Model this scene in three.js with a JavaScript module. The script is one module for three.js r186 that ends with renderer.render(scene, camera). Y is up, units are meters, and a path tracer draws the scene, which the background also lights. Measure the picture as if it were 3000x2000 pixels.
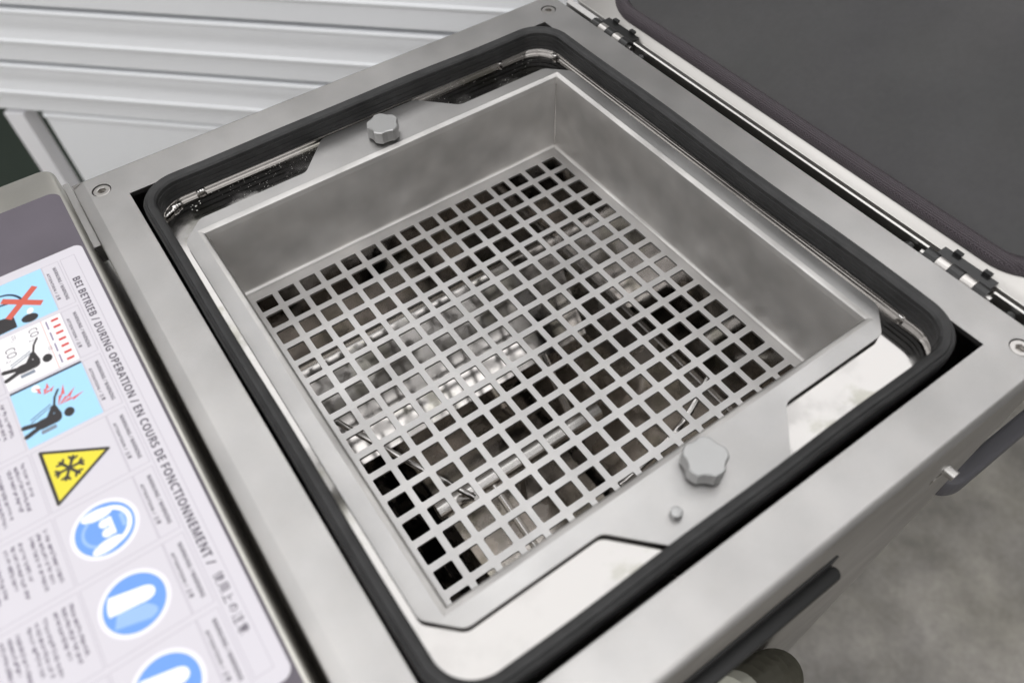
import * as THREE from 'three';
import { mergeGeometries, toCreasedNormals } from 'three/addons/utils/BufferGeometryUtils.js';
import { RectAreaLightUniformsLib } from 'three/addons/lights/RectAreaLightUniformsLib.js';

// ------------------------------------------------------------------ camera, light, exposure
RectAreaLightUniformsLib.init();
const scene = new THREE.Scene();
const camera = new THREE.PerspectiveCamera(47.86, 1024 / 682, 0.02, 60);
{
  const right = new THREE.Vector3(0.81903393, -0.02304191, 0.57328221);
  const up = new THREE.Vector3(0.46907907, 0.60225129, -0.64595526);
  const back = new THREE.Vector3(-0.33037591, 0.79797397, 0.50407272);
  const m = new THREE.Matrix4().makeBasis(right, up, back);
  camera.quaternion.setFromRotationMatrix(m);
  camera.position.set(-0.21043, 0.49404, 0.31291);
}
camera.focus = 0.63;
camera.userData.fStop = 3.9;
scene.add(camera);
scene.background = new THREE.Color(0x000000);
const renderer = new THREE.WebGLRenderer({ antialias: true });
renderer.setSize(1024, 682);
renderer.toneMapping = THREE.LinearToneMapping;
renderer.toneMappingExposure = 1.09;
renderer.shadowMap.enabled = true;
const FLOOR = -0.95, CEIL = 2.35;
const LAMP_RADIANCE = 1.62;
// unseen ceiling panel lamps, some added only for brighter boards: x, z, length along x, length along z
const LAMPS = [];
for (const [x, z] of [[-1.7, -2.05], [-1.7, -0.35], [-1.7, 1.35], [0.25, -2.05], [0.25, -0.35], [0.25, 1.35], [2.2, -0.35]]) LAMPS.push([x, z, 1.6, 1.45]);
LAMPS.push([-3.3, -0.35, 1.6, 1.45], [-3.3, 1.35, 1.6, 1.45], [-1.7, 3.05, 1.6, 1.45], [0.25, 3.05, 1.6, 1.45]);  // extra unseen panels added to brighten the sideboards

// ------------------------------------------------------------------ helpers
let seed = 7;
const rnd = () => { seed = (seed * 1664525 + 1013904223) >>> 0; return seed / 4294967296; };
const used = new Map();
function numbered(name) { const n = used.get(name) || 0; used.set(name, n + 1); return n ? `${name}_${String(n).padStart(3, '0')}` : name; }
function thing(name, label, category, group) {
  const o = new THREE.Group(); o.name = numbered(name); o.userData = { label, category };
  if (group) o.userData.group = group; scene.add(o); return o;
}
function part(name, geo, mat, parent) {
  const m = new THREE.Mesh(geo, mat); m.name = name; m.castShadow = true; m.receiveShadow = true; parent.add(m); return m;
}
function group(name, parent) { const g = new THREE.Group(); g.name = name; parent.add(g); return g; }
function struct(name, geo, mat) { const m = part(name, geo, mat, scene); m.userData = { kind: 'structure' }; return m; }
// uv in metres, projected along the largest component of the face normal
function uvm(g) {
  g = g.index ? g.toNonIndexed() : g;
  const p = g.attributes.position, uv = new Float32Array(p.count * 2);
  const a = new THREE.Vector3(), b = new THREE.Vector3(), c = new THREE.Vector3();
  for (let i = 0; i < p.count; i += 3) {
    a.fromBufferAttribute(p, i); b.fromBufferAttribute(p, i + 1); c.fromBufferAttribute(p, i + 2);
    const n = b.clone().sub(a).cross(c.clone().sub(a)); const ax = Math.abs(n.x), ay = Math.abs(n.y), az = Math.abs(n.z);
    [a, b, c].forEach((v, k) => {
      const q = ay >= ax && ay >= az ? [v.x, v.z] : ax >= az ? [v.z + 0.37, v.y] : [v.x + 0.61, v.y];
      uv[(i + k) * 2] = q[0]; uv[(i + k) * 2 + 1] = q[1];
    });
  }
  g.setAttribute('uv', new THREE.BufferAttribute(uv, 2));
  if (!g.attributes.normal) g.computeVertexNormals();
  return g;
}
const smooth = (g, a = 0.7) => uvm(toCreasedNormals(g.index ? g.toNonIndexed() : g, a));
const flat = (g) => { g = g.index ? g.toNonIndexed() : g; g.computeVertexNormals(); return uvm(g); };
function merge(list) {
  return mergeGeometries(list.map((g) => {
    g = g.index ? g.toNonIndexed() : g;
    for (const k of Object.keys(g.attributes)) if (!['position', 'normal', 'uv'].includes(k)) g.deleteAttribute(k);
    return g;
  }));
}
// box from min to max corner
function box(x0, x1, y0, y1, z0, z1) { return new THREE.BoxGeometry(x1 - x0, y1 - y0, z1 - z0).translate((x0 + x1) / 2, (y0 + y1) / 2, (z0 + z1) / 2); }
// horizontal plate of an outline in (x, z), top at y, thickness t, small chamfer b
function plate(shape, y, t, b = 0, curve = 8, bs = 2) {
  const g = new THREE.ExtrudeGeometry(shape, { depth: t - 2 * b, bevelEnabled: b > 0, bevelThickness: b, bevelSize: b, bevelOffset: -b, bevelSegments: bs, curveSegments: curve });
  g.rotateX(Math.PI / 2); g.translate(0, y - b, 0); return g;
}
function poly(pts, cls = THREE.Shape) { const s = new cls(); pts.forEach((p, i) => (i ? s.lineTo(p[0], p[1]) : s.moveTo(p[0], p[1]))); s.closePath(); return s; }
function rrect(cls, x0, x1, y0, y1, r) {
  const s = new cls();
  s.moveTo(x0 + r, y0); s.lineTo(x1 - r, y0); s.absarc(x1 - r, y0 + r, r, -Math.PI / 2, 0);
  s.lineTo(x1, y1 - r); s.absarc(x1 - r, y1 - r, r, 0, Math.PI / 2);
  s.lineTo(x0 + r, y1); s.absarc(x0 + r, y1 - r, r, Math.PI / 2, Math.PI);
  s.lineTo(x0, y0 + r); s.absarc(x0 + r, y0 + r, r, Math.PI, Math.PI * 1.5); s.closePath(); return s;
}
// closed rounded rectangle path in (x, z) with outward normals
function ringPath(hx, hz, r, n = 12, seg = 10) {
  const out = [], cs = [[1, 1, 0], [-1, 1, 1], [-1, -1, 2], [1, -1, 3]];
  cs.forEach(([sx, sz, q], ci) => {
    for (let i = 0; i <= n; i++) { const a = (q + i / n) * Math.PI / 2; out.push([sx * (hx - r) + r * Math.cos(a), sz * (hz - r) + r * Math.sin(a), Math.cos(a), Math.sin(a)]); }
    const e = out[out.length - 1], [nx, nz, nq] = cs[(ci + 1) % 4], a = nq * Math.PI / 2;
    const f = [nx * (hx - r) + r * Math.cos(a), nz * (hz - r) + r * Math.sin(a)];
    for (let i = 1; i < seg; i++) out.push([e[0] + (f[0] - e[0]) * i / seg, e[1] + (f[1] - e[1]) * i / seg, e[2], e[3]]);
  });
  return out;
}
// sweep a profile [(outward, y)] round a path; closed profile loops make a solid ring
function ring(path, prof, closed = true, wob = null) {
  const pos = [], idx = [], m = prof.length;
  path.forEach(([x, z, nx, nz], i) => prof.forEach(([d, y]) => { const w = wob ? wob(x, z, d, y) : [0, 0]; pos.push(x + nx * (d + w[0]), y + w[1], z + nz * (d + w[0])); }));
  const L = closed ? m : m - 1;
  for (let i = 0; i < path.length; i++) for (let j = 0; j < L; j++) {
    const a = i * m + j, b = i * m + (j + 1) % m, c = ((i + 1) % path.length) * m + j, d = ((i + 1) % path.length) * m + (j + 1) % m;
    idx.push(a, c, b, b, c, d);
  }
  const g = new THREE.BufferGeometry(); g.setAttribute('position', new THREE.Float32BufferAttribute(pos, 3)); g.setIndex(idx); return g;
}
// mitred rectangular ring (sharp corners)
function mitre(hx, hz, prof) {
  const path = [[1, 1], [-1, 1], [-1, -1], [1, -1]], pos = [], idx = [], m = prof.length; let k = 0;
  for (let s = 0; s < 4; s++) {
    const A = path[s], B = path[(s + 1) % 4];
    for (let j = 0; j < m; j++) {
      const [d0, y0] = prof[j], [d1, y1] = prof[(j + 1) % m];
      pos.push(A[0] * (hx + d0), y0, A[1] * (hz + d0), B[0] * (hx + d0), y0, B[1] * (hz + d0), A[0] * (hx + d1), y1, A[1] * (hz + d1), B[0] * (hx + d1), y1, B[1] * (hz + d1));
      idx.push(k, k + 1, k + 2, k + 2, k + 1, k + 3); k += 4;
    }
  }
  const g = new THREE.BufferGeometry(); g.setAttribute('position', new THREE.Float32BufferAttribute(pos, 3)); g.setIndex(idx); return g;
}
// extrude a profile of (a, b) points along an axis: 'x' uses (z, y), 'z' uses (x, y)
function bar(pts, from, to, axis, b = 0) {
  const g = new THREE.ExtrudeGeometry(poly(pts), { depth: to - from, bevelEnabled: b > 0, bevelSize: b, bevelThickness: b, bevelOffset: -b, bevelSegments: 2 });
  g.translate(0, 0, from);
  if (axis === 'x') g.rotateY(Math.PI / 2).scale(1, 1, -1);   // (a, b, along) -> (along, b, a)
  if (axis === 'x') { const i = g.attributes.position; for (let k = 0; k < i.count; k += 3) for (const at of Object.values(g.attributes)) { for (let q = 0; q < at.itemSize; q++) { const s = at.array; const u = (k + 1) * at.itemSize + q, v = (k + 2) * at.itemSize + q; [s[u], s[v]] = [s[v], s[u]]; } } }
  return g;
}
function arc(cx, cy, r, a0, a1, n = 6) { const o = []; for (let i = 0; i <= n; i++) { const a = (a0 + (a1 - a0) * i / n) * Math.PI / 180; o.push([cx + r * Math.cos(a), cy + r * Math.sin(a)]); } return o; }
function tube(pts, r, seg = 40, rad = 10) { return new THREE.TubeGeometry(new THREE.CatmullRomCurve3(pts.map((p) => new THREE.Vector3(...p))), seg, r, rad, false); }

// ------------------------------------------------------------------ textures (tileable value noise)
function noiseGrid(n, cells, oct, gain, s0) {
  const out = new Float32Array(n * n); let amp = 1, tot = 0, c = cells;
  for (let o = 0; o < oct; o++) {
    seed = s0 + o * 101; const g = new Float32Array(c * c); for (let i = 0; i < c * c; i++) g[i] = rnd();
    for (let y = 0; y < n; y++) { const fy = y / n * c, y0 = fy | 0, ty = fy - y0, sy = ty * ty * (3 - 2 * ty);
      for (let x = 0; x < n; x++) { const fx = x / n * c, x0 = fx | 0, tx = fx - x0, sx = tx * tx * (3 - 2 * tx);
        const a = g[(y0 % c) * c + x0 % c], b = g[(y0 % c) * c + (x0 + 1) % c], d = g[((y0 + 1) % c) * c + x0 % c], e = g[((y0 + 1) % c) * c + (x0 + 1) % c];
        out[y * n + x] += amp * (a + (b - a) * sx + (d - a) * sy + (a - b - d + e) * sx * sy); } }
    tot += amp; amp *= gain; c *= 2;
  }
  for (let i = 0; i < n * n; i++) out[i] /= tot; return out;
}
function tex(n, f, size, srgb = false) {
  const d = new Uint8Array(n * n * 4);
  for (let i = 0; i < n * n; i++) { const v = f(i, i % n, (i / n) | 0); const a = Array.isArray(v) ? v : [v, v, v]; for (let k = 0; k < 3; k++) d[i * 4 + k] = Math.max(0, Math.min(255, a[k] * 255)); d[i * 4 + 3] = 255; }
  const t = new THREE.DataTexture(d, n, n); t.wrapS = t.wrapT = THREE.RepeatWrapping; t.magFilter = THREE.LinearFilter; t.minFilter = THREE.LinearMipmapLinearFilter; t.generateMipmaps = true;
  t.repeat.set(1 / size, 1 / size); if (srgb) t.colorSpace = THREE.SRGBColorSpace; t.needsUpdate = true; return t;
}
const N = 512;
const nA = noiseGrid(N, 6, 5, 0.55, 11), nB = noiseGrid(N, 10, 4, 0.6, 57), nF = noiseGrid(N, 128, 2, 0.7, 91), nC = noiseGrid(N, 4, 6, 0.6, 133), nS = noiseGrid(N, 5, 3, 0.45, 171), nS2 = noiseGrid(N, 8, 3, 0.5, 211);
const ss = (a, b, x) => { const t = Math.max(0, Math.min(1, (x - a) / (b - a))); return t * t * (3 - 2 * t); };
// satin steel: patchy blasting marks in the roughness, faint handling stains in the tint
const roughSatin = tex(N, (i) => 0.80 + 0.30 * (nS[i] - 0.5) + 0.05 * (nF[i] - 0.5), 0.23);
const tintSatin = tex(N, (i) => { const s = 0.95 + 0.11 * (nS[i] - 0.5) + 0.04 * (nS2[i] - 0.5) + 0.012 * (nF[i] - 0.5); return [s, s * (0.998 - 0.004 * nB[i]), s * (0.997 - 0.010 * nB[i])]; }, 0.17, true);
const tintBasket = tex(N, (i) => { const s = 0.90 + 0.26 * (nS[i] - 0.5) + 0.16 * (nS2[i] - 0.5); return [s, s * (0.998 - 0.006 * nB[i]), s * (0.996 - 0.014 * nB[i])]; }, 0.21, true);
const grain = tex(N, (i) => nF[i], 0.03);
const roughPol = tex(N, (i) => 0.35 + 0.75 * ss(0.42, 0.72, nA[i]), 0.13);
const tintPol = tex(N, (i) => { const s = 0.97 - 0.10 * ss(0.5, 0.66, nC[i]); return [s, s * 0.99, s * (0.985 - 0.03 * ss(0.5, 0.66, nC[i]))]; }, 0.16, true);
const rubTint = tex(N, (i) => { const s = 0.8 + 0.5 * (nB[i] - 0.5) + (nF[i] > 0.82 ? 0.35 : 0); return [s, s, s]; }, 0.11, true);
const scratches = []; seed = 401; for (let k = 0; k < 9; k++) { const x = rnd() * N, y = rnd() * N, a = rnd() * 3.1, l = 12 + 46 * rnd(); scratches.push([x, y, x + l * Math.cos(a), y + l * Math.sin(a), 0.06 + 0.16 * rnd()]); }
const scratchAt = (x, y) => { let m = 0; for (const [a, b, c, d, w] of scratches) { const t = Math.max(0, Math.min(1, ((x - a) * (c - a) + (y - b) * (d - b)) / ((c - a) ** 2 + (d - b) ** 2))), q = Math.hypot(x - a - t * (c - a), y - b - t * (d - b)); if (q < 1.1) m = Math.max(m, w * (1.1 - q)); } return m; };
const panelTint = tex(N, (i, x, y) => { const s = 0.84 + 0.24 * (nC[i] - 0.5) + 0.06 * (nF[i] - 0.5) + scratchAt(x, y); return [s, s * (0.995 + 0.03 * (nA[i] - 0.5)), s * (1 + 0.03 * (nB[i] - 0.5))]; }, 0.47, true);
const weave = tex(256, (i, x, y) => { const u = (x % 16) / 16 - 0.5, v = (((y + ((x / 16 | 0) % 2) * 8) % 16) / 16) - 0.5; return Math.max(0, 1 - 5.5 * (u * u + v * v)) * (0.75 + 0.5 * nF[((y * 2) % N) * N + (x * 2) % N]); }, 0.024);
const concrete = tex(N, (i) => { const s = 0.66 + 0.42 * (nC[i] - 0.5) + 0.22 * (nB[i] - 0.5) + 0.08 * (nF[i] - 0.5); return [s, s * 0.985, s * (0.93 + 0.06 * nA[i])]; }, 0.9, true);

// ------------------------------------------------------------------ materials
const std = (o) => new THREE.MeshStandardMaterial(o);
const lin = (r, g, b) => new THREE.Color().setRGB(r, g, b);
const M = {
  satin: std({ color: lin(0.545, 0.54, 0.537), metalness: 1, roughness: 0.55, roughnessMap: roughSatin, map: tintSatin, bumpMap: grain, bumpScale: 0.00004 }),
  basket: std({ color: lin(0.69, 0.68, 0.67), metalness: 1, roughness: 0.55, roughnessMap: roughSatin, map: tintBasket, bumpMap: grain, bumpScale: 0.00004 }),
  frame: std({ color: lin(0.515, 0.508, 0.503), metalness: 1, roughness: 0.50, roughnessMap: roughSatin, map: tintSatin, bumpMap: grain, bumpScale: 0.00004 }),
  polished: std({ color: lin(0.54, 0.53, 0.515), metalness: 1, roughness: 0.20, roughnessMap: roughPol, map: tintPol }),
  ledge: std({ color: lin(0.42, 0.418, 0.41), metalness: 1, roughness: 0.22, roughnessMap: roughPol, map: tintPol }),
  lip: std({ color: lin(0.68, 0.66, 0.64), metalness: 1, roughness: 0.22 }),
  brown: std({ color: lin(0.56, 0.535, 0.50), metalness: 1, roughness: 0.32, roughnessMap: roughPol, map: tintPol }),
  alu: std({ color: lin(0.45, 0.45, 0.447), metalness: 1, roughness: 0.46, bumpMap: grain, bumpScale: 0.00003 }),
  bolt: std({ color: lin(0.52, 0.50, 0.48), metalness: 1, roughness: 0.3 }),
  rubber: std({ color: lin(0.029, 0.0285, 0.029), roughness: 0.52, map: rubTint }),
  trim: std({ color: lin(0.078, 0.064, 0.073), roughness: 0.40, bumpMap: weave, bumpScale: 0.0012 }),
  panel: std({ color: lin(0.066, 0.065, 0.065), roughness: 0.66, map: panelTint }),
  black: std({ color: lin(0.012, 0.012, 0.012), roughness: 0.5 }),
  gloss: std({ color: lin(0.012, 0.012, 0.012), roughness: 0.28 }),
  greyPlastic: std({ color: lin(0.075, 0.073, 0.082), roughness: 0.55 }),
  overlay: std({ color: lin(0.128, 0.112, 0.138), roughness: 0.5, map: tintSatin }),
  console: std({ color: lin(0.60, 0.59, 0.55), metalness: 1, roughness: 0.56, roughnessMap: roughSatin, map: tintSatin }),
  board: std({ color: lin(0.93, 0.945, 0.97), metalness: 0.0, roughness: 0.33 }),
  post: std({ color: lin(0.92, 0.915, 0.94), roughness: 0.4 }),
  recessShade: std({ color: lin(0.040, 0.060, 0.048), roughness: 0.45 }),  // dark greenish tone standing for shade in the open recess
  floor: std({ color: lin(0.74, 0.72, 0.685), roughness: 0.55, map: concrete }),
  wall: std({ color: lin(0.86, 0.86, 0.86), roughness: 0.9 }),
  ceiling: std({ color: lin(0.84, 0.84, 0.84), roughness: 0.95 }),
  lampBody: std({ color: lin(0.75, 0.75, 0.75), roughness: 0.6 }),
  lampGlow: std({ color: lin(0.8, 0.8, 0.8), emissive: lin(0.995, 0.994, 1.0), emissiveIntensity: 0.25 }),
  hose: std({ color: lin(0.045, 0.042, 0.028), roughness: 0.6 }),
  cap: std({ color: lin(0.42, 0.42, 0.36), roughness: 0.5 }),
  dust: std({ color: lin(0.75, 0.74, 0.70), roughness: 0.9 }),
  lidSheet: std({ color: lin(0.50, 0.485, 0.465), metalness: 1, roughness: 0.36 }),
  latch: std({ color: lin(0.64, 0.625, 0.605), metalness: 1, roughness: 0.28 }),
};

// ------------------------------------------------------------------ the hall round the machine
struct('floor', uvm(box(-4, 5, FLOOR - 0.1, FLOOR, -4.5, 4)), M.floor);
struct('ceiling', uvm(box(-4, 5, CEIL, CEIL + 0.1, -4.5, 4)), M.ceiling);
struct('wall', uvm(box(-4.1, -4, FLOOR, CEIL, -4.5, 4)), M.wall);
struct('wall_001', uvm(box(5, 5.1, FLOOR, CEIL, -4.5, 4)), M.wall);
struct('wall_002', uvm(box(-4, 5, FLOOR, CEIL, -4.6, -4.5)), M.wall);
struct('wall_003', uvm(box(-4, 5, FLOOR, CEIL, 4, 4.1)), M.wall);
LAMPS.forEach(([x, z, w, l]) => {
  const t = thing('unseen_ceiling_lamp', 'flat rectangular ceiling lamp with a white glowing diffuser, unseen, in a partly added grid', 'lamp', 'ceiling lamps over the machine');
  t.position.set(x, CEIL, z);
  part('housing', flat(box(-w / 2 - 0.02, w / 2 + 0.02, -0.05, -0.002, -l / 2 - 0.02, l / 2 + 0.02)), M.lampBody, t);
  part('diffuser', flat(box(-w / 2, w / 2, -0.056, -0.051, -l / 2, l / 2)), M.lampGlow, t);
  const a = new THREE.RectAreaLight(lin(0.995, 0.994, 1.0), LAMP_RADIANCE, w, l);
  a.rotation.x = -Math.PI / 2; a.position.set(0, -0.06, 0); t.add(a);
});

// ------------------------------------------------------------------ aluminium sideboards behind the machine
{
  const al = 43.5 * Math.PI / 180, c = -0.6419, pitch = 0.1018;
  const t = thing('sideboard_wall', 'white aluminium ribbed sideboards stacked behind the steel machine', 'side panel');
  // local axes: x along the boards, y up, z towards the machine
  t.rotation.y = -al; t.position.set(-Math.sin(al) * c, 0, Math.cos(al) * c);
  const top = -0.133;
  const prof = (() => { // one board from y = 0 (its upper edge) down to -pitch + gap
    const p = []; const put = (z, y) => p.push([z, y]);
    put(-0.050, -0.0100); put(-0.016, -0.0085); arc(-0.0030, -0.0100, 0.0042, 100, -40, 7).forEach(([z, y]) => put(z, y));
    put(-0.0010, -0.0140); put(-0.0018, -0.030); put(-0.0034, -0.036); put(-0.0030, -0.046); put(-0.0010, -0.0560);
    arc(-0.0018, -0.0625, 0.0042, 75, -60, 6).forEach(([z, y]) => put(z, y));
    put(-0.0004, -0.068); put(0, -0.0980); put(-0.0012, -0.0995); put(-0.050, -0.0998);
    return p;
  })();
  for (let k = -4; k < 2; k++) {
    const g = bar(prof.map(([z, y]) => [z, y]), -1.75, 0.9, 'x'); g.translate(0, top - k * pitch - pitch + pitch, 0);
    part('board', smooth(g, 0.42), M.board, t);
  }
  part('lower_panel', flat(box(-0.962, 0.9, FLOOR + 0.12, top - 2 * pitch - 0.004, -0.022, -0.006)), M.board, t);
  part('panel_lip', smooth(bar(arc(-0.008, top - 2 * pitch - 0.010, 0.006, 0, 360, 12).slice(0, -1), -0.962, 0.9, 'x'), 0.9), M.board, t);
  part('corner_post', flat(box(-1.035, -0.998, FLOOR, top - 2 * pitch - 0.006, -0.03, 0.002)), M.post, t);
  part('backing', flat(box(-1.75, 0.9, top - 2 * pitch - 0.002, 0.28, -0.062, -0.056)), M.board, t);
  part('recess_shade_sheet', flat(box(-2.0, -0.965, FLOOR, top - 2 * pitch - 0.004, -0.30, -0.26)), M.recessShade, t);  // dark sheet closing the open recess by the post, shade put into its colour
}

// ------------------------------------------------------------------ the blasting machine
const HF = 0.0895, OX = 0.2025, OZ = 0.2385;          // frame top, half opening
const mach = thing('blasting_machine', 'brushed stainless steel hopper machine with open lid and black rubber gasket', 'machine');
{
  // top frame with its opening and screw holes
  const screws = [[-0.2195, -0.2555], [0.2185, -0.2540], [0.2195, 0.2540]];
  const hole = (sh, x, z, r) => { const h = new THREE.Path(); h.absarc(x, z, r, 0, Math.PI * 2, true); sh.holes.push(h); };
  const strip = (x0, x1, z0, z1, list) => { const sh = poly([[x0, z0], [x1, z0], [x1, z1], [x0, z1]]); list.forEach((k) => hole(sh, ...screws[k], 0.0074)); return plate(sh, HF, 0.004, 0, 24); };
  part('top_frame', smooth(merge([strip(-0.2288, -OX, -0.2735, 0.2695, [0]), strip(OX, 0.2365, -0.2735, 0.2695, [1, 2]), strip(-OX, OX, -0.2735, -OZ, []), strip(-OX, OX, OZ, 0.2695, [])]), 0.5), M.frame, mach);
  part('frame_fold', smooth(bar([[-0.2287, HF], [-0.2287, HF - 0.004], [-0.2384, HF - 0.0070], ...arc(-0.2366, HF - 0.0046, 0.0018, 180, 105, 4)], -0.2735, 0.2695, 'z'), 0.4), M.frame, mach);
  const hexS = (r) => { const p = new THREE.Path(); for (let i = 0; i <= 6; i++) { const a = -i * Math.PI / 3 + 0.3; i ? p.lineTo(r * Math.cos(a), r * Math.sin(a)) : p.moveTo(r * Math.cos(a), r * Math.sin(a)); } return p; };
  screws.forEach(([x, z], i) => {
    const sc = group('screw', mach); sc.position.set(x, 0, z); sc.rotation.y = i * 0.9;
    const hd = new THREE.Shape(); hd.absarc(0, 0, 0.0066, 0, Math.PI * 2); hd.holes.push(hexS(0.0032));
    part('head', smooth(plate(hd, HF - 0.0004, 0.0036, 0.0006, 32), 0.5), M.bolt, sc);
    part('socket', flat(new THREE.CylinderGeometry(0.0035, 0.0035, 0.0008, 6).translate(0, HF - 0.0045, 0)), M.bolt, sc);
    part('seat', smooth(new THREE.CylinderGeometry(0.0090, 0.0090, 0.0015, 32).translate(0, HF - 0.0060, 0), 0.5), M.bolt, sc);
  });
  // front: bend and front sheet; back, sides, bottom
  part('front_panel', smooth(bar([[0.2696, HF], ...arc(0.2696, HF - 0.0042, 0.0042, 90, 0, 6), [0.2738, -0.72], [0.2718, -0.72], [0.2718, HF - 0.004], [0.2696, HF - 0.004]], -0.2375, 0.2365, 'x'), 0.6), M.frame, mach);
  part('back_panel', smooth(bar([[-0.2736, HF], ...arc(-0.2736, HF - 0.0022, 0.0022, 90, 180, 5), [-0.2758, -0.72], [-0.2738, -0.72], [-0.2738, HF - 0.004]], -0.2375, 0.2365, 'x'), 0.6), M.frame, mach);
  part('side_panel', flat(box(-0.2372, -0.2356, -0.72, HF - 0.006, -0.2736, 0.2715)), M.frame, mach);
  part('side_panel', flat(box(0.2350, 0.2366, -0.72, HF - 0.0042, -0.2736, 0.2715)), M.frame, mach);
  part('base_plate', flat(box(-0.2355, 0.2349, -0.73, -0.7205, -0.2736, 0.2715)), M.frame, mach);
  for (const [x, z] of [[-0.19, -0.23], [0.19, -0.23], [-0.19, 0.23], [0.19, 0.23]]) {
    const w = group('castor', mach); w.position.set(x, 0, z);
    part('wheel', smooth(new THREE.CylinderGeometry(0.08, 0.08, 0.035, 32).rotateZ(Math.PI / 2).translate(0, FLOOR + 0.08, 0), 0.6), M.black, w);
    part('fork', flat(box(-0.03, 0.03, FLOOR + 0.165, -0.731, -0.03, 0.03)), M.greyPlastic, w);
  }
}
// rubber gasket
{
  const path = ringPath(0.1955, 0.2285, 0.029, 14, 14);
  const prof = [[-0.0042, 0.0790], [-0.0046, 0.0822], [-0.0039, 0.0827], [-0.0047, 0.0832], [-0.0047, 0.0866], [-0.0039, 0.0871], [-0.0049, 0.0877], [-0.0050, 0.0920], [-0.0043, 0.0925], [-0.0050, 0.0931], [-0.0048, 0.0958], [-0.0036, 0.0974], [-0.0010, 0.0980], [0.0010, 0.0979], [0.0018, 0.0968], [0.0024, 0.0968], [0.0034, 0.0974], [0.0044, 0.0962], [0.0048, 0.0880], [0.0044, 0.0790]].reverse();
  const wob = (x, z, d, y) => [0.00035 * Math.sin(x * 47 + z * 31) * (y > 0.085 ? 1 : 0), 0.0005 * Math.sin(x * 23 - z * 29 + 1)];
  const gk = part('gasket', smooth(ring(path, prof, true, wob), 0.55), M.rubber, mach);
  gk.userData.label = 'black rubber edge seal running round the hopper mouth';
}
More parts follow.
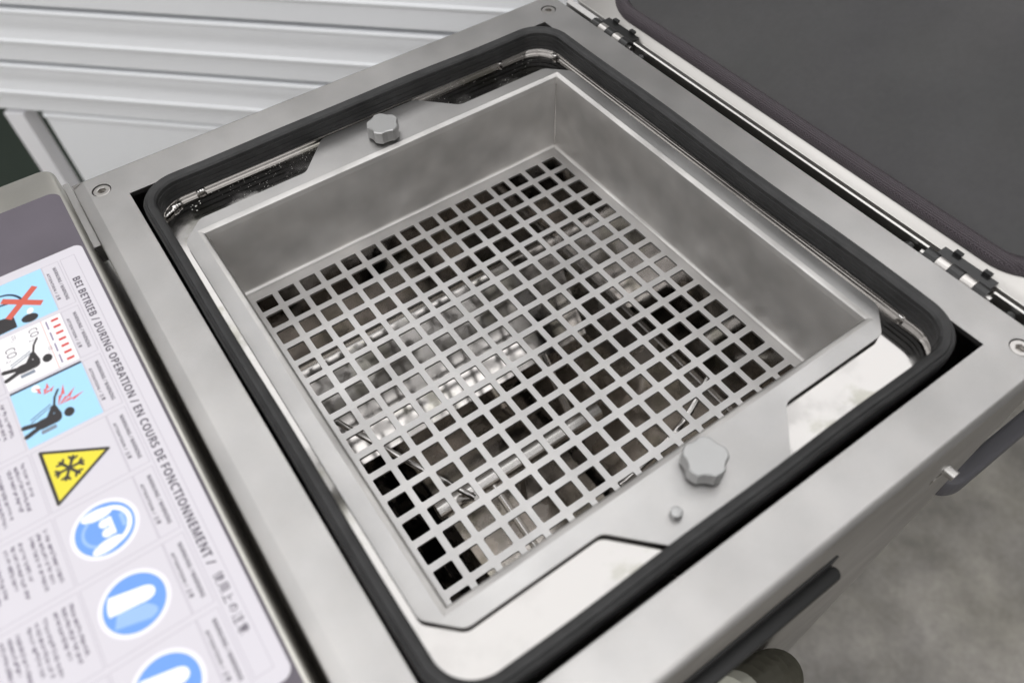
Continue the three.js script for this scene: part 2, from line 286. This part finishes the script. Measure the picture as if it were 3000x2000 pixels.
// hopper tub: lip, ledge, walls and the tapering bottom, all polished
{
  const tub = group('hopper_tub', mach);
  const LY = 0.0735;
  const lipPath = ringPath(0.1925, 0.2265, 0.026, 12, 6);
  part('lip', smooth(ring(lipPath, [[0.0060, LY - 0.001], [0.0060, 0.0800], [-0.0002, 0.0800], [-0.0011, 0.0795], [-0.0004, 0.0783], [-0.0010, 0.0768], [-0.0003, 0.0752], [-0.0009, LY - 0.001]], true), 0.9), M.lip, tub);
  const o = rrect(THREE.Shape, -0.1930, 0.1930, -0.2270, 0.2270, 0.026);
  o.holes.push(poly([[-0.1745, -0.1815], [-0.1745, 0.1815], [0.1745, 0.1815], [0.1745, -0.1815]], THREE.Path));
  part('ledge', flat(plate(o, LY, 0.002)), M.ledge, tub);
  const HX = 0.1745, HZ = 0.1815, yb = -0.140;
  const wall = (name, a, b, m = M.polished) => part(name, a, m, tub);
  const quad = (p) => { const g = new THREE.BufferGeometry(); g.setAttribute('position', new THREE.Float32BufferAttribute([...p[0], ...p[1], ...p[2], ...p[0], ...p[2], ...p[3]], 3)); g.computeVertexNormals(); return uvm(g); };
  // upper vertical walls
  wall('tub_wall', smooth(mitre(HX, HZ, [[0.0015, LY - 0.002], [0, LY - 0.002], [0, yb + 0.006], [0.0015, yb + 0.006]]), 0.4));
  // bends
  const bend = arc(-0.006, yb + 0.006, 0.006, 0, -55, 5);
  wall('tub_bend', smooth(mitre(HX, HZ, [...bend, ...bend.map(([d, y]) => [d + 0.0012, y - 0.0012]).reverse()]), 0.9), 0, M.lip);
  const e = bend[bend.length - 1], bx = 0.078, bz = 0.078, by = -0.300;
  const A = (sx, sz, hx, hz, y) => [sx * hx, y, sz * hz];
  const tx = HX + e[0], tz = HZ + e[0];
  const sides = [[[-1, -1], [1, -1]], [[1, -1], [1, 1]], [[1, 1], [-1, 1]], [[-1, 1], [-1, -1]]];
  const zf = -0.078, yf = -0.186;
  part('tub_slope', quad([[-tx, e[1], -tz], [-tx, yf, zf], [tx, yf, zf], [tx, e[1], -tz]]), M.polished, tub);
  part('tub_drop', quad([[-tx, yf, zf], [-tx, by - 0.02, zf], [tx, by - 0.02, zf], [tx, yf, zf]]), M.brown, tub);
  sides.slice(1).forEach(([p, q], k) => part('tub_slope', quad([A(p[0], p[1], tx, tz, e[1]), A(p[0], p[1], bx, bz, by), A(q[0], q[1], bx, bz, by), A(q[0], q[1], tx, tz, e[1])]), M.brown, tub));
  wall('outlet', smooth(mitre(bx, bz, [[0.001, by], [0, by], [0, by - 0.12], [0.001, by - 0.12]]), 0.4));
  part('outlet_floor', flat(box(-bx, bx, by - 0.124, by - 0.1205, -bz, bz)), M.brown, tub);
  // agitator
  part('agitator_shaft', smooth(new THREE.CylinderGeometry(0.009, 0.009, 0.20, 24).rotateZ(Math.PI / 2).translate(0, -0.205, 0), 0.6), M.lip, tub);
  for (let k = 0; k < 5; k++) {
    const a = k * 1.26 + 0.5, x = -0.075 + k * 0.036;
    const g = new THREE.CylinderGeometry(0.004, 0.004, 0.085, 14).translate(0, 0.042, 0).rotateX(a).translate(x, -0.205, 0);
    part('agitator_pin', smooth(g, 0.6), M.lip, tub);
  }
  // stiffening rods welded between the sloping walls
  part('cross_rod', smooth(tube([[-0.168, -0.085, -0.120], [-0.120, -0.105, -0.030], [-0.080, -0.12, 0.045]], 0.0028, 20, 10)), M.lip, tub);
  part('cross_rod', smooth(tube([[0.160, -0.095, 0.080], [0.105, -0.11, 0.100], [0.030, -0.12, 0.110]], 0.0032, 20, 10)), M.lip, tub);
  // weld beads on the lip
  const bead = (x, y, z, n, dx, dz, r) => { const l = []; for (let k = 0; k < n; k++) { const g = new THREE.SphereGeometry(r * (0.85 + 0.3 * rnd()), 10, 8); g.scale(1, 0.7, 1); g.translate(x + dx * k, y + (rnd() - 0.5) * 0.0006, z + dz * k); l.push(g); } part('weld_bead', smooth(merge(l), 1.2), M.lip, tub); };
  bead(-0.1870, LY + 0.0022, -0.2145, 7, 0.0022, -0.0012, 0.0022);
  bead(-0.1560, LY + 0.0025, -0.2262, 3, 0.0018, 0, 0.0024);
  bead(0.1400, LY + 0.0028, -0.2262, 2, 0.0016, 0, 0.0022);
  bead(0.1890, LY + 0.0028, -0.2060, 2, 0.0006, 0.0014, 0.0022);
  bead(0.1922, LY + 0.0028, 0.1880, 2, 0, 0.0016, 0.0020);
  // dust on the far ledge
  const l = [];
  for (let k = 0; k < 190; k++) { const t = rnd(), x = t < 0.7 ? -0.15 + 0.10 * Math.pow(rnd(), 0.8) : 0.05 + 0.12 * rnd(), z = -0.2255 + 0.028 * Math.pow(rnd(), 1.6), r = 0.00014 + 0.00022 * rnd(); l.push(new THREE.TetrahedronGeometry(r, 0).translate(x, LY + r * 0.4, z)); }
  for (let k = 0; k < 8; k++) { const r = 0.0002 + 0.0005 * rnd(); l.push(new THREE.TetrahedronGeometry(r, 0).scale(1.6, 0.35, 1).rotateY(rnd() * 6).translate(-0.166 + 0.018 * (rnd() - 0.5), LY + 0.0002, -0.212 + 0.010 * (rnd() - 0.5))); }
  const d = part('dust', flat(merge(l)), M.dust, tub); d.userData.kind = 'stuff';
}
// hinge side: rail, cover strip, hinges and the opened lid
{
  part('hinge_rail', flat(box(0.2375, 0.2452, 0.066, 0.0815, -0.262, 0.272)), M.frame, mach);
  part('hinge_channel', flat(merge([box(0.2375, 0.2390, -0.03, 0.0655, -0.262, 0.272), box(0.2391, 0.2585, -0.03, -0.028, -0.262, 0.272), box(0.2586, 0.2600, -0.03, 0.0655, -0.262, 0.272)])), M.frame, mach);
  for (const z of [-0.105, -0.02, 0.066]) part('rail_joint', flat(box(0.2374, 0.2456, 0.0816, 0.0819, z, z + 0.0012)), M.black, mach);
  part('cover_strip', smooth(bar([[0.2508, 0.066], [0.2528, 0.066], [0.2530, 0.0850], [0.2520, 0.0858], [0.2508, 0.0850]], -0.165, 0.162, 'z'), 0.4), M.latch, mach);
  part('cover_strip', smooth(bar([[0.2508, 0.066], [0.2528, 0.066], [0.2530, 0.0850], [0.2520, 0.0858], [0.2508, 0.0850]], 0.215, 0.272, 'z'), 0.4), M.latch, mach);
  part('cover_strip', smooth(bar([[0.2470, 0.066], [0.2528, 0.066], [0.2530, 0.0850], [0.2520, 0.0858], [0.2470, 0.0840]], -0.262, -0.217, 'z'), 0.4), M.frame, mach);
  for (const [z0, z1] of [[-0.217, -0.165], [0.163, 0.214]]) {
    const h = group('hinge', mach), n = 5, dz = (z1 - z0) / n;
    for (let k = 0; k < n; k++) {
      const r = [0.0062, 0.0058, 0.0064, 0.0058, 0.0062][k];
      part('knuckle', smooth(new THREE.CylinderGeometry(r, r, dz - 0.0006, 24).rotateX(Math.PI / 2).translate(0.2462, 0.0822, z0 + dz * (k + 0.5)), 0.6), k % 2 ? M.bolt : M.gloss, h);
    }
    part('pin', smooth(new THREE.CylinderGeometry(0.0026, 0.0026, z1 - z0 + 0.006, 16).rotateX(Math.PI / 2).translate(0.2462, 0.0822, (z0 + z1) / 2), 0.6), M.latch, h);
    part('leaf', flat(box(0.2500, 0.2600, 0.0840, 0.0866, z0 + 0.006, z1 - 0.002)), M.gloss, h);
    for (const q of [0.26, 0.72]) part('leaf_tab', flat(box(0.2580, 0.2618, 0.0868, 0.0892, z0 + (z1 - z0) * q, z0 + (z1 - z0) * q + 0.006)), M.black, h);
  }
  for (const z of [-0.150, 0.150, 0.232]) part('rivet', smooth(new THREE.SphereGeometry(0.0030, 16, 10).scale(1, 0.8, 1.3).translate(0.2478, 0.0800, z)), M.gloss, mach);
  // lid: local x runs away from the hinge, y is its upward face
  const lid = group('lid', mach); lid.position.set(0.27, 0.086, 0); lid.rotation.z = 25 * Math.PI / 180;
  const outer = rrect(THREE.Shape, -0.0105, 0.46, -0.272, 0.272, 0.012);
  part('lid_plate', smooth(plate(outer, 0, 0.003, 0.0008), 0.4), M.lidSheet, lid);
  part('lid_edge', flat(box(-0.0105, -0.0090, -0.016, -0.0032, -0.262, 0.262)), M.frame, lid);
  // raised stippled edge trim
  const tp = ringPath(0.2225, 0.2465, 0.052, 16, 20);
  const trimProf = [[-0.0125, 0.0006], [-0.0118, 0.0052], ...arc(-0.0062, 0.0020, 0.0062, 130, 20, 7), [0.0005, 0.0012]].reverse();
  const trimG = ring(tp, trimProf, false); trimG.translate(0.2228, 0, 0);
  part('edge_trim', smooth(trimG, 0.9), M.trim, lid);
  const pn = rrect(THREE.Shape, 0.0118, 0.4340, -0.2345, 0.2345, 0.042);
  part('lid_liner', smooth(plate(pn, 0.0048, 0.0045, 0.0012, 16), 0.6), M.panel, lid);
}
// front fittings
{
  const hd = group('front_handle', mach);
  part('recess', flat(box(-0.175, 0.050, -0.004, 0.030, 0.2739, 0.2752)), M.black, hd);
  const sh = rrect(THREE.Shape, -0.182, 0.052, 0.2740, 0.2840, 0.0048);
  part('grip', smooth(plate(sh, 0.016, 0.010, 0.0025, 10), 0.8), M.black, hd);
  const lt = group('latch', mach);
  part('striker', smooth(new THREE.CylinderGeometry(0.0042, 0.0042, 0.0075, 20).rotateX(Math.PI / 2).translate(0.168, 0.012, 0.2778), 0.6), M.latch, lt);
  part('striker_plate', flat(box(0.158, 0.178, 0.000, 0.006, 0.2739, 0.2746)), M.bolt, lt);
  // side carrying handle
  const sd = group('side_handle', mach);
  const arm = new THREE.Shape(); arm.moveTo(0.2369, 0.2600); arm.lineTo(0.2369, 0.2745); arm.quadraticCurveTo(0.2420, 0.2825, 0.2560, 0.2835); arm.lineTo(0.43, 0.2835); arm.lineTo(0.43, 0.2690); arm.lineTo(0.2860, 0.2685); arm.quadraticCurveTo(0.2700, 0.2680, 0.2660, 0.2600); arm.closePath();
  part('arm', smooth(plate(arm, -0.088, 0.026, 0.004, 10), 0.8), M.greyPlastic, sd);
  part('mount', flat(box(0.2369, 0.2640, -0.150, -0.0885, 0.150, 0.2595)), M.black, sd);
  part('cross_grip', smooth(new THREE.CylinderGeometry(0.013, 0.013, 0.30, 20).rotateX(Math.PI / 2).translate(0.415, -0.112, 0.118), 0.6), M.black, sd);
}

// ------------------------------------------------------------------ control console with its warning label
{
  const con = group('control_console', mach);
  const HC = 0.0900;
  const top = new THREE.Shape();   // (x, z)
  const X1 = -0.2447, Z0 = -0.3085, r = 0.012;
  top.moveTo(-0.62, Z0); top.lineTo(X1 - r, Z0); top.absarc(X1 - r, Z0 + r, r, -Math.PI / 2, 0); top.lineTo(X1, 0.42); top.lineTo(-0.62, 0.42); top.closePath();
  part('housing', smooth(plate(top, HC, 0.16, 0.0022, 12), 0.9), M.console, con);
  part('gap_bracket', flat(box(-0.2444, -0.2392, 0.060, 0.0760, -0.300, -0.212)), M.frame, con);
  const ov = new THREE.Shape(), OX1 = -0.2482, OZ0 = -0.2745, q = 0.009;
  ov.moveTo(-0.60, OZ0); ov.lineTo(OX1 - q, OZ0); ov.absarc(OX1 - q, OZ0 + q, q, -Math.PI / 2, 0); ov.lineTo(OX1, 0.40); ov.lineTo(-0.60, 0.40); ov.closePath();
  part('overlay', uvm(plate(ov, HC + 0.0004, 0.0006, 0, 12)), M.overlay, con);
  // printed label, drawn at 5550 pixels per metre; u runs along +z, v along -x
  const K = 5550, W = 2048, H = 1024, cv = document.createElement('canvas'); cv.width = W; cv.height = H; const c = cv.getContext('2d');
  c.fillStyle = '#d8d4db'; c.fillRect(0, 0, W, H); c.translate(10, 24);
  const ink = '#3a3540', line = '#b9b3bd';
  const rectL = (a, b, w, h) => { c.strokeStyle = line; c.lineWidth = 2; c.strokeRect(a, b, w, h); };
  const T = (s, x, y, size, w, bold) => { c.save(); c.font = `${bold ? 'bold ' : ''}${size}px sans-serif`; const m = c.measureText(s).width || 1; c.translate(x, y); c.scale(w / m, 1); c.fillText(s, 0, 0); c.restore(); };
  rectL(40, 16, 1948, 56);
  c.fillStyle = '#4a444f';
  T('BEI BETRIEB / DURING OPERATION / EN COURS DE FONCTIONNEMENT /', 168, 60, 40, 1440, true);
  const glyph = (list, x, y, s, lw) => { c.strokeStyle = '#4a444f'; c.lineWidth = lw; for (const [a, b, d, e] of list) { c.beginPath(); c.moveTo(x + a * s, y + b * s); c.lineTo(x + d * s, y + e * s); c.stroke(); } };
  const G = {
    tsukau: [[2.5, 0, 0.5, 4], [1.6, 2, 1.6, 10], [3, 2, 10, 2], [4, 3.6, 9, 3.6], [4, 3.6, 4, 6], [9, 3.6, 9, 6], [4, 6, 9, 6], [6.5, 0, 6.5, 6], [6.5, 6, 3.5, 10], [4.5, 7, 10, 10]],
    you: [[2, 0.5, 9, 0.5], [9, 0.5, 9, 10], [2, 0.5, 2, 6], [2, 6, 0.8, 10], [2, 3.5, 9, 3.5], [2, 6.5, 9, 6.5], [5.5, 0.5, 5.5, 10]],
    ue: [[4.5, 0.5, 4.5, 9.5], [4.5, 4.5, 9, 4.5], [0.5, 9.5, 9.8, 9.5]],
    no: [[5, 2, 3.5, 8], [3.5, 8, 1.5, 7], [1.5, 7, 2, 3.5], [2, 3.5, 5, 1.8], [5, 1.8, 8, 3], [8, 3, 8.5, 6], [8.5, 6, 6, 9]],
    chuu: [[1, 1, 2, 2], [0.6, 4, 1.6, 5], [0.6, 10, 2.4, 6.5], [6, 0, 7, 1.4], [3.6, 2.4, 9.8, 2.4], [4.2, 5.6, 9.2, 5.6], [3.2, 9.6, 10, 9.6], [6.7, 2.4, 6.7, 9.6]],
    i: [[5, 0, 5, 1], [1.5, 1, 8.5, 1], [0.5, 3, 9.5, 3], [3, 1, 3.6, 3], [7, 1, 6.4, 3], [2.5, 4, 7.5, 4], [2.5, 4, 2.5, 6.8], [7.5, 4, 7.5, 6.8], [2.5, 5.4, 7.5, 5.4], [2.5, 6.8, 7.5, 6.8], [1.5, 7.8, 0.8, 9.4], [3.4, 7.6, 3.6, 9.6], [3.6, 9.6, 7, 9.6], [5, 7.4, 5.8, 8.4], [8.4, 7.6, 9.4, 9]],
  };
  ['tsukau', 'you', 'ue', 'no', 'chuu', 'i'].forEach((g, k) => glyph(G[g], 1640 + k * 37, 28, 3.1, 3));
  const cols = [40, 323, 606, 889, 1172, 1455, 1738];
  // text that cannot be read in the photograph stays as broken grey lines
  const lines = (x, y, n, w, gap) => { c.fillStyle = '#77707d'; for (let k = 0; k < n; k++) { let p = 0; const end = w * (0.6 + 0.4 * rnd()); while (p < end) { const l = 12 + 34 * rnd(); for (let q = 0; q < Math.min(l, end - p); q += 5) c.fillRect(x + p + q, y + k * gap - 3 * (rnd() > 0.7), 2 + 2 * (rnd() > 0.5), 8 + 4 * rnd()), rnd() > 0.4 && c.fillRect(x + p + q, y + k * gap + 8 * (rnd() > 0.5), 5, 2.4); p += l + 7; } } };
  cols.forEach((x, k) => {
    rectL(x, 82, 262, 64); rectL(x, 150, 262, 250); rectL(x, 408, 262, 250); rectL(x, 664, 262, 300);
    c.fillStyle = ink; T('WARNUNG / WARNING', x + 26, 110, 17, 206, true); T('ATTENTION /', x + 46, 138, 15, 128, true);
    glyph(G.chuu, x + 182, 125, 1.4, 1.6); glyph(G.i, x + 200, 125, 1.4, 1.6);
    lines(x + 22, 430, 3, 215, 22); lines(x + 22, 506, 3, 215, 22); lines(x + 22, 582, 3, 200, 22);
    lines(x + 22, 690, 3, 215, 22); lines(x + 22, 766, 3, 215, 22);
  });
  const person = (x, y) => { // bent over, nozzle in both hands, seen from the side
    c.fillStyle = '#2b2729'; c.strokeStyle = '#2b2729'; c.lineCap = 'round'; c.lineJoin = 'round';
    c.beginPath(); c.ellipse(x, y, 20, 17, 0, 0, 7); c.fill();
    c.lineWidth = 42; c.beginPath(); c.moveTo(x - 2, y + 46); c.lineTo(x - 2, y + 92); c.stroke();
    c.lineWidth = 19; c.beginPath(); c.moveTo(x - 6, y + 86); c.lineTo(x - 22, y + 148); c.moveTo(x + 2, y + 88); c.lineTo(x + 20, y + 148); c.stroke();
    c.lineWidth = 18; c.beginPath(); c.moveTo(x - 10, y + 32); c.lineTo(x - 52, y + 40); c.lineTo(x - 14, y + 66); c.stroke();
    c.lineWidth = 8; c.beginPath(); c.moveTo(x - 48, y + 40); c.lineTo(x - 92, y + 26); c.lineTo(x - 118, y + 8); c.stroke();
    c.strokeStyle = '#5d6c7c'; c.lineWidth = 4; c.beginPath(); c.moveTo(x - 60, y + 44); c.lineTo(x - 30, y + 120); c.moveTo(x - 70, y + 46); c.lineTo(x - 42, y + 120); c.stroke();
    c.fillStyle = '#7f8896'; c.fillRect(x + 24, y + 52, 16, 50);
  };
  c.save();
  // first picture: crossed out
  c.fillStyle = '#a9dcff'; c.fillRect(40, 150, 262, 250);
  c.fillStyle = '#2b2729'; c.beginPath(); c.ellipse(278, 250, 22, 30, 0.2, 0, 7); c.fill();
  c.beginPath(); c.moveTo(232, 300); c.lineTo(296, 300); c.lineTo(300, 398); c.lineTo(210, 398); c.closePath(); c.fill();
  c.fillStyle = '#ffffff'; c.beginPath(); c.ellipse(242, 240, 16, 12, 0.4, 0, 7); c.fill();
  c.strokeStyle = '#223248'; c.lineWidth = 9; c.beginPath(); c.moveTo(172, 250); c.quadraticCurveTo(120, 262, 104, 300); c.lineTo(80, 380); c.moveTo(160, 262); c.lineTo(150, 330); c.lineTo(150, 396); c.stroke();
  c.strokeStyle = '#d4604f'; c.lineWidth = 26; c.lineCap = 'butt'; c.beginPath(); c.moveTo(123, 193); c.lineTo(237, 320); c.moveTo(228, 191); c.lineTo(128, 320); c.stroke();
  // second picture: gas
  c.fillStyle = '#fbf8fa'; c.fillRect(323, 150, 262, 250);
  c.fillStyle = '#d0473f'; for (let k = 0; k < 7; k++) c.fillRect(338 + k * 36.3, 162, 12, 27);
  c.fillStyle = '#8e86a0'; for (let k = 0; k < 4; k++) c.fillRect(335 + k * 62, 203, 46, 6);
  c.fillStyle = '#f0c4c0'; c.fillRect(323, 220, 262, 4);
  c.fillStyle = '#4a444f'; T('CO', 336, 272, 44, 48); T('2', 390, 282, 22, 12); T('CO', 384, 368, 48, 54); T('2', 442, 376, 22, 12); T('CO', 330, 332, 20, 24); T('2', 355, 337, 11, 6); T('CO', 462, 232, 18, 22); T('2', 486, 237, 10, 6);
  person(513, 246);
  // third picture: discharge
  c.fillStyle = '#a9dcff'; c.fillRect(606, 150, 262, 250); c.fillStyle = '#2d2a3c'; c.fillRect(598, 150, 10, 250);
  person(796, 246);
  c.fillStyle = '#ffffff'; c.beginPath(); c.ellipse(628, 318, 16, 14, 0, 0, 7); c.fill();
  const bolt = (x, y, a, l) => { c.save(); c.translate(x, y); c.rotate(a); c.fillStyle = '#e2625f'; c.beginPath(); c.moveTo(0, 0); c.lineTo(l * 0.5, -9); c.lineTo(l * 0.45, -2); c.lineTo(l, -6); c.lineTo(l * 0.5, 12); c.lineTo(l * 0.55, 4); c.closePath(); c.fill(); c.restore(); };
  bolt(748, 272, -2.63, 92); bolt(748, 270, -2.1, 84); bolt(746, 268, -1.6, 90); bolt(672, 300, -2.6, 52); bolt(672, 300, -1.9, 44); bolt(664, 306, 2.9, 40);
  // fourth: cold warning triangle
  c.lineJoin = 'round'; c.fillStyle = '#eedd3a'; c.strokeStyle = '#322f2a'; c.lineWidth = 11; c.beginPath(); c.moveTo(906, 374); c.lineTo(1020, 180); c.lineTo(1132, 374); c.closePath(); c.fill(); c.stroke();
  c.lineCap = 'round';
  for (let k = 0; k < 6; k++) { c.save(); c.translate(1019, 308); c.rotate(k * Math.PI / 3); c.lineWidth = 10; c.beginPath(); c.moveTo(0, 0); c.lineTo(0, -44); c.stroke(); c.lineWidth = 8; c.beginPath(); c.moveTo(-13, -42); c.lineTo(0, -30); c.lineTo(13, -42); c.stroke(); c.restore(); }
  // blue mandatory signs
  const disc = (x) => { c.fillStyle = '#f4f1f6'; c.beginPath(); c.arc(x, 277, 106, 0, 7); c.fill(); c.strokeStyle = '#d9d4de'; c.lineWidth = 3; c.stroke(); c.fillStyle = '#6ea0f0'; c.beginPath(); c.arc(x, 277, 91, 0, 7); c.fill(); };
  disc(1301); c.strokeStyle = '#ffffff'; c.lineWidth = 15; c.beginPath(); c.arc(1301, 268, 66, Math.PI * 1.08, Math.PI * 1.92); c.stroke();
  c.fillStyle = '#ffffff'; c.beginPath(); c.ellipse(1241, 286, 20, 48, 0.1, 0, 7); c.fill(); c.beginPath(); c.ellipse(1361, 286, 20, 48, -0.1, 0, 7); c.fill();
  c.fillRect(1268, 250, 66, 14); c.beginPath(); c.ellipse(1283, 274, 16, 17, 0, 0, 7); c.fill(); c.beginPath(); c.ellipse(1319, 274, 16, 17, 0, 0, 7); c.fill();
  c.fillStyle = '#9cc0f8'; c.fillRect(1276, 214, 50, 14); c.strokeStyle = '#9cc0f8'; c.lineWidth = 10; c.beginPath(); c.arc(1301, 292, 52, 0.5, 2.64); c.stroke();
  const glove = (x) => { disc(x); c.fillStyle = '#9cc0f8'; c.beginPath(); c.moveTo(x + 2, 330); c.lineTo(x + 20, 250); c.quadraticCurveTo(x + 60, 200, x + 72, 250); c.lineTo(x + 46, 350); c.closePath(); c.fill();
    c.fillStyle = '#ffffff'; c.beginPath(); c.moveTo(x - 58, 338); c.lineTo(x - 36, 240); c.quadraticCurveTo(x - 26, 208, x - 2, 214); c.quadraticCurveTo(x + 20, 222, x + 12, 262); c.lineTo(x + 2, 352); c.quadraticCurveTo(x - 26, 356, x - 58, 338); c.closePath(); c.fill(); };
  glove(1585); glove(1868);
  c.restore();
  const t = new THREE.CanvasTexture(cv); t.colorSpace = THREE.SRGBColorSpace; t.magFilter = THREE.LinearFilter; t.anisotropy = 8;
  const z0 = -0.203 - 10 / K, x0 = -0.2545 + 24 / K, wz = W / K, hx = H / K;
  const lb = rrect(THREE.Shape, x0 - hx, x0, z0, z0 + wz, 0.006);
  const lg = plate(lb, HC + 0.0008, 0.0004, 0, 12).toNonIndexed ? plate(lb, HC + 0.0008, 0.0004, 0, 12) : null;
  const p = lg.attributes.position, uv = lg.attributes.uv;
  for (let i = 0; i < p.count; i++) uv.setXY(i, (p.getZ(i) - z0) / wz, 1 - (x0 - p.getX(i)) / hx);
  const lab = part('warning_label', lg, std({ map: t, roughness: 0.42 }), con);
  lab.userData.label = 'white warning label with blue pictograms and a yellow cold triangle';
}

// ------------------------------------------------------------------ sieve tray hung in the hopper
const tray = thing('sieve_tray', 'satin stainless steel sieve basket with square perforated bottom, hung inside the hopper', 'sieve tray');
{
  const HX = 0.1685, HZ = 0.1746, H = 0.078, r = 0.0052, t = 0.0015;
  const outerArc = arc(r, H - r, r, 180, 90, 7).map(([d, y]) => [d, y]);
  const innerArc = arc(r, H - r, r - t, 90, 180, 5);
  part('wall_frame', smooth(mitre(HX, HZ, [[0, -0.0019], ...arc(-0.0028, 0.0030, 0.0028, -90, 0, 5), ...outerArc, ...innerArc, [t, -0.0019]]), 0.75), M.basket, tray);
  // flange outline: chamfered corners and two tabs
  const fx = 0.1855, fz = 0.1918, cx = 0.0185, tz = 0.2232, ti = 0.0455, to = 0.0752;
  const half = [[-fx, -fz + cx], [-fx + cx, -fz], [-to, -fz], [-ti, -tz], [ti, -tz], [to, -fz], [fx - cx, -fz], [fx, -fz + cx]];
  const all = [...half, ...half.map(([x, z]) => [-x, -z])];
  // rounded outline corners
  const sh = new THREE.Shape(), n = all.length, rr = 0.004;
  all.forEach((p, i) => { const a = all[(i + n - 1) % n], b = all[(i + 1) % n]; const l1 = Math.hypot(a[0] - p[0], a[1] - p[1]), l2 = Math.hypot(b[0] - p[0], b[1] - p[1]);
    const s = [p[0] + (a[0] - p[0]) / l1 * rr, p[1] + (a[1] - p[1]) / l1 * rr], e = [p[0] + (b[0] - p[0]) / l2 * rr, p[1] + (b[1] - p[1]) / l2 * rr];
    i ? sh.lineTo(...s) : sh.moveTo(...s); sh.quadraticCurveTo(p[0], p[1], ...e); });
  sh.closePath();
  sh.holes.push(poly([[-HX - r, -HZ - r], [-HX - r, HZ + r], [HX + r, HZ + r], [HX + r, -HZ - r]], THREE.Path));
  part('flange', smooth(plate(sh, H, 0.002, 0, 5), 0.5), M.satin, tray);
  // perforated bottom: 16 by 16 square holes
  const bs = poly([[-HX, -HZ], [HX, -HZ], [HX, HZ], [-HX, HZ]]);
  const q = 0.0075, rc = 0.0009;
  for (let i = 0; i < 16; i++) for (let j = 0; j < 16; j++) {
    const x = (i - 7.5) * 0.02, z = (j - 7.5) * 0.020517, h = new THREE.Path();
    const pts = [[-q + rc, -q], [-q, -q + rc], [-q, q - rc], [-q + rc, q], [q - rc, q], [q, q - rc], [q, -q + rc], [q - rc, -q]];
    pts.forEach(([a, b], k) => (k ? h.lineTo(x + a, z + b) : h.moveTo(x + a, z + b))); h.closePath(); bs.holes.push(h);
  }
  part('perforated_bottom', flat(plate(bs, 0, 0.0020)), M.satin, tray);
  // corner weld seams
  for (const [sx, sz] of [[1, -1], [-1, -1], [1, 1], [-1, 1]]) part('corner_seam', smooth(new THREE.CylinderGeometry(0.0007, 0.0009, 0.070, 8).translate(sx * (HX - 0.0003), 0.036, sz * (HZ - 0.0003)), 0.8), M.lip, tray);
  // five-lobed clamping knobs
  const knobShape = new THREE.Shape(); const R = 0.0138, D = 0.0250, rs = 0.0130;
  for (let k = 0; k <= 200; k++) { const a = k / 200 * Math.PI * 2, f = ((a + Math.PI / 5) % (Math.PI * 2 / 5)) - Math.PI / 5, phi = Math.abs(Math.abs(f) - Math.PI / 5); // distance to the scallop's middle
    let rad = R; const sq = rs * rs - D * D * Math.sin(phi) ** 2; if (sq > 0) rad = Math.min(R, D * Math.cos(phi) - Math.sqrt(sq));
    k ? knobShape.lineTo(rad * Math.cos(a), rad * Math.sin(a)) : knobShape.moveTo(rad, 0); }
  for (const [z, turn] of [[-0.194, 136], [0.1945, 165]]) {
    const kn = group('knob', tray); kn.position.set(0, 0, z); kn.rotation.y = -turn * Math.PI / 180;
    part('grip', smooth(plate(knobShape, H + 0.0135, 0.0115, 0.0007, 4, 1), 0.3), M.alu, kn);
    part('collar', smooth(new THREE.CylinderGeometry(0.0085, 0.0085, 0.0019, 24).translate(0, H + 0.00105, 0), 0.5), M.bolt, kn);
  }
  part('stop_pin', smooth(merge([new THREE.CylinderGeometry(0.0036, 0.0038, 0.005, 24).translate(0, H + 0.0026, 0), new THREE.SphereGeometry(0.0036, 20, 8, 0, 7, 0, Math.PI / 2).scale(1, 0.4, 1).translate(0, H + 0.0051, 0)].map((g) => g.translate(-0.034, 0, 0.2085))), 0.6), M.alu, tray);
}

// ------------------------------------------------------------------ hose on the floor before the machine
{
  const h = thing('corrugated_hose', 'dark olive corrugated hose with a pale end cap, hanging before the machine', 'hose');
  const curve = new THREE.CatmullRomCurve3([[-0.022, -0.080, 0.2935], [0.022, -0.125, 0.2945], [0.058, -0.20, 0.298], [0.075, -0.28, 0.306], [0.09, -0.50, 0.33], [0.13, -0.80, 0.37], [0.25, -0.928, 0.48]].map((p) => new THREE.Vector3(...p)));
  const g = new THREE.TubeGeometry(curve, 300, 0.0165, 24, false); const p = g.attributes.position, nn = g.attributes.normal;
  for (let i = 0; i < p.count; i++) { const ringI = Math.floor(i / 25), w = 0.0018 * Math.sin(ringI / 300 * 75 * Math.PI * 2); p.setXYZ(i, p.getX(i) + nn.getX(i) * w, p.getY(i) + nn.getY(i) * w, p.getZ(i) + nn.getZ(i) * w); }
  g.computeVertexNormals();
  part('tube', smooth(g, 0.9), M.hose, h);
  part('end_cap', smooth(new THREE.CylinderGeometry(0.0178, 0.0178, 0.018, 32).rotateZ(0.75).translate(-0.029, -0.073, 0.2935), 0.5), M.cap, h);
}
renderer.render(scene, camera);
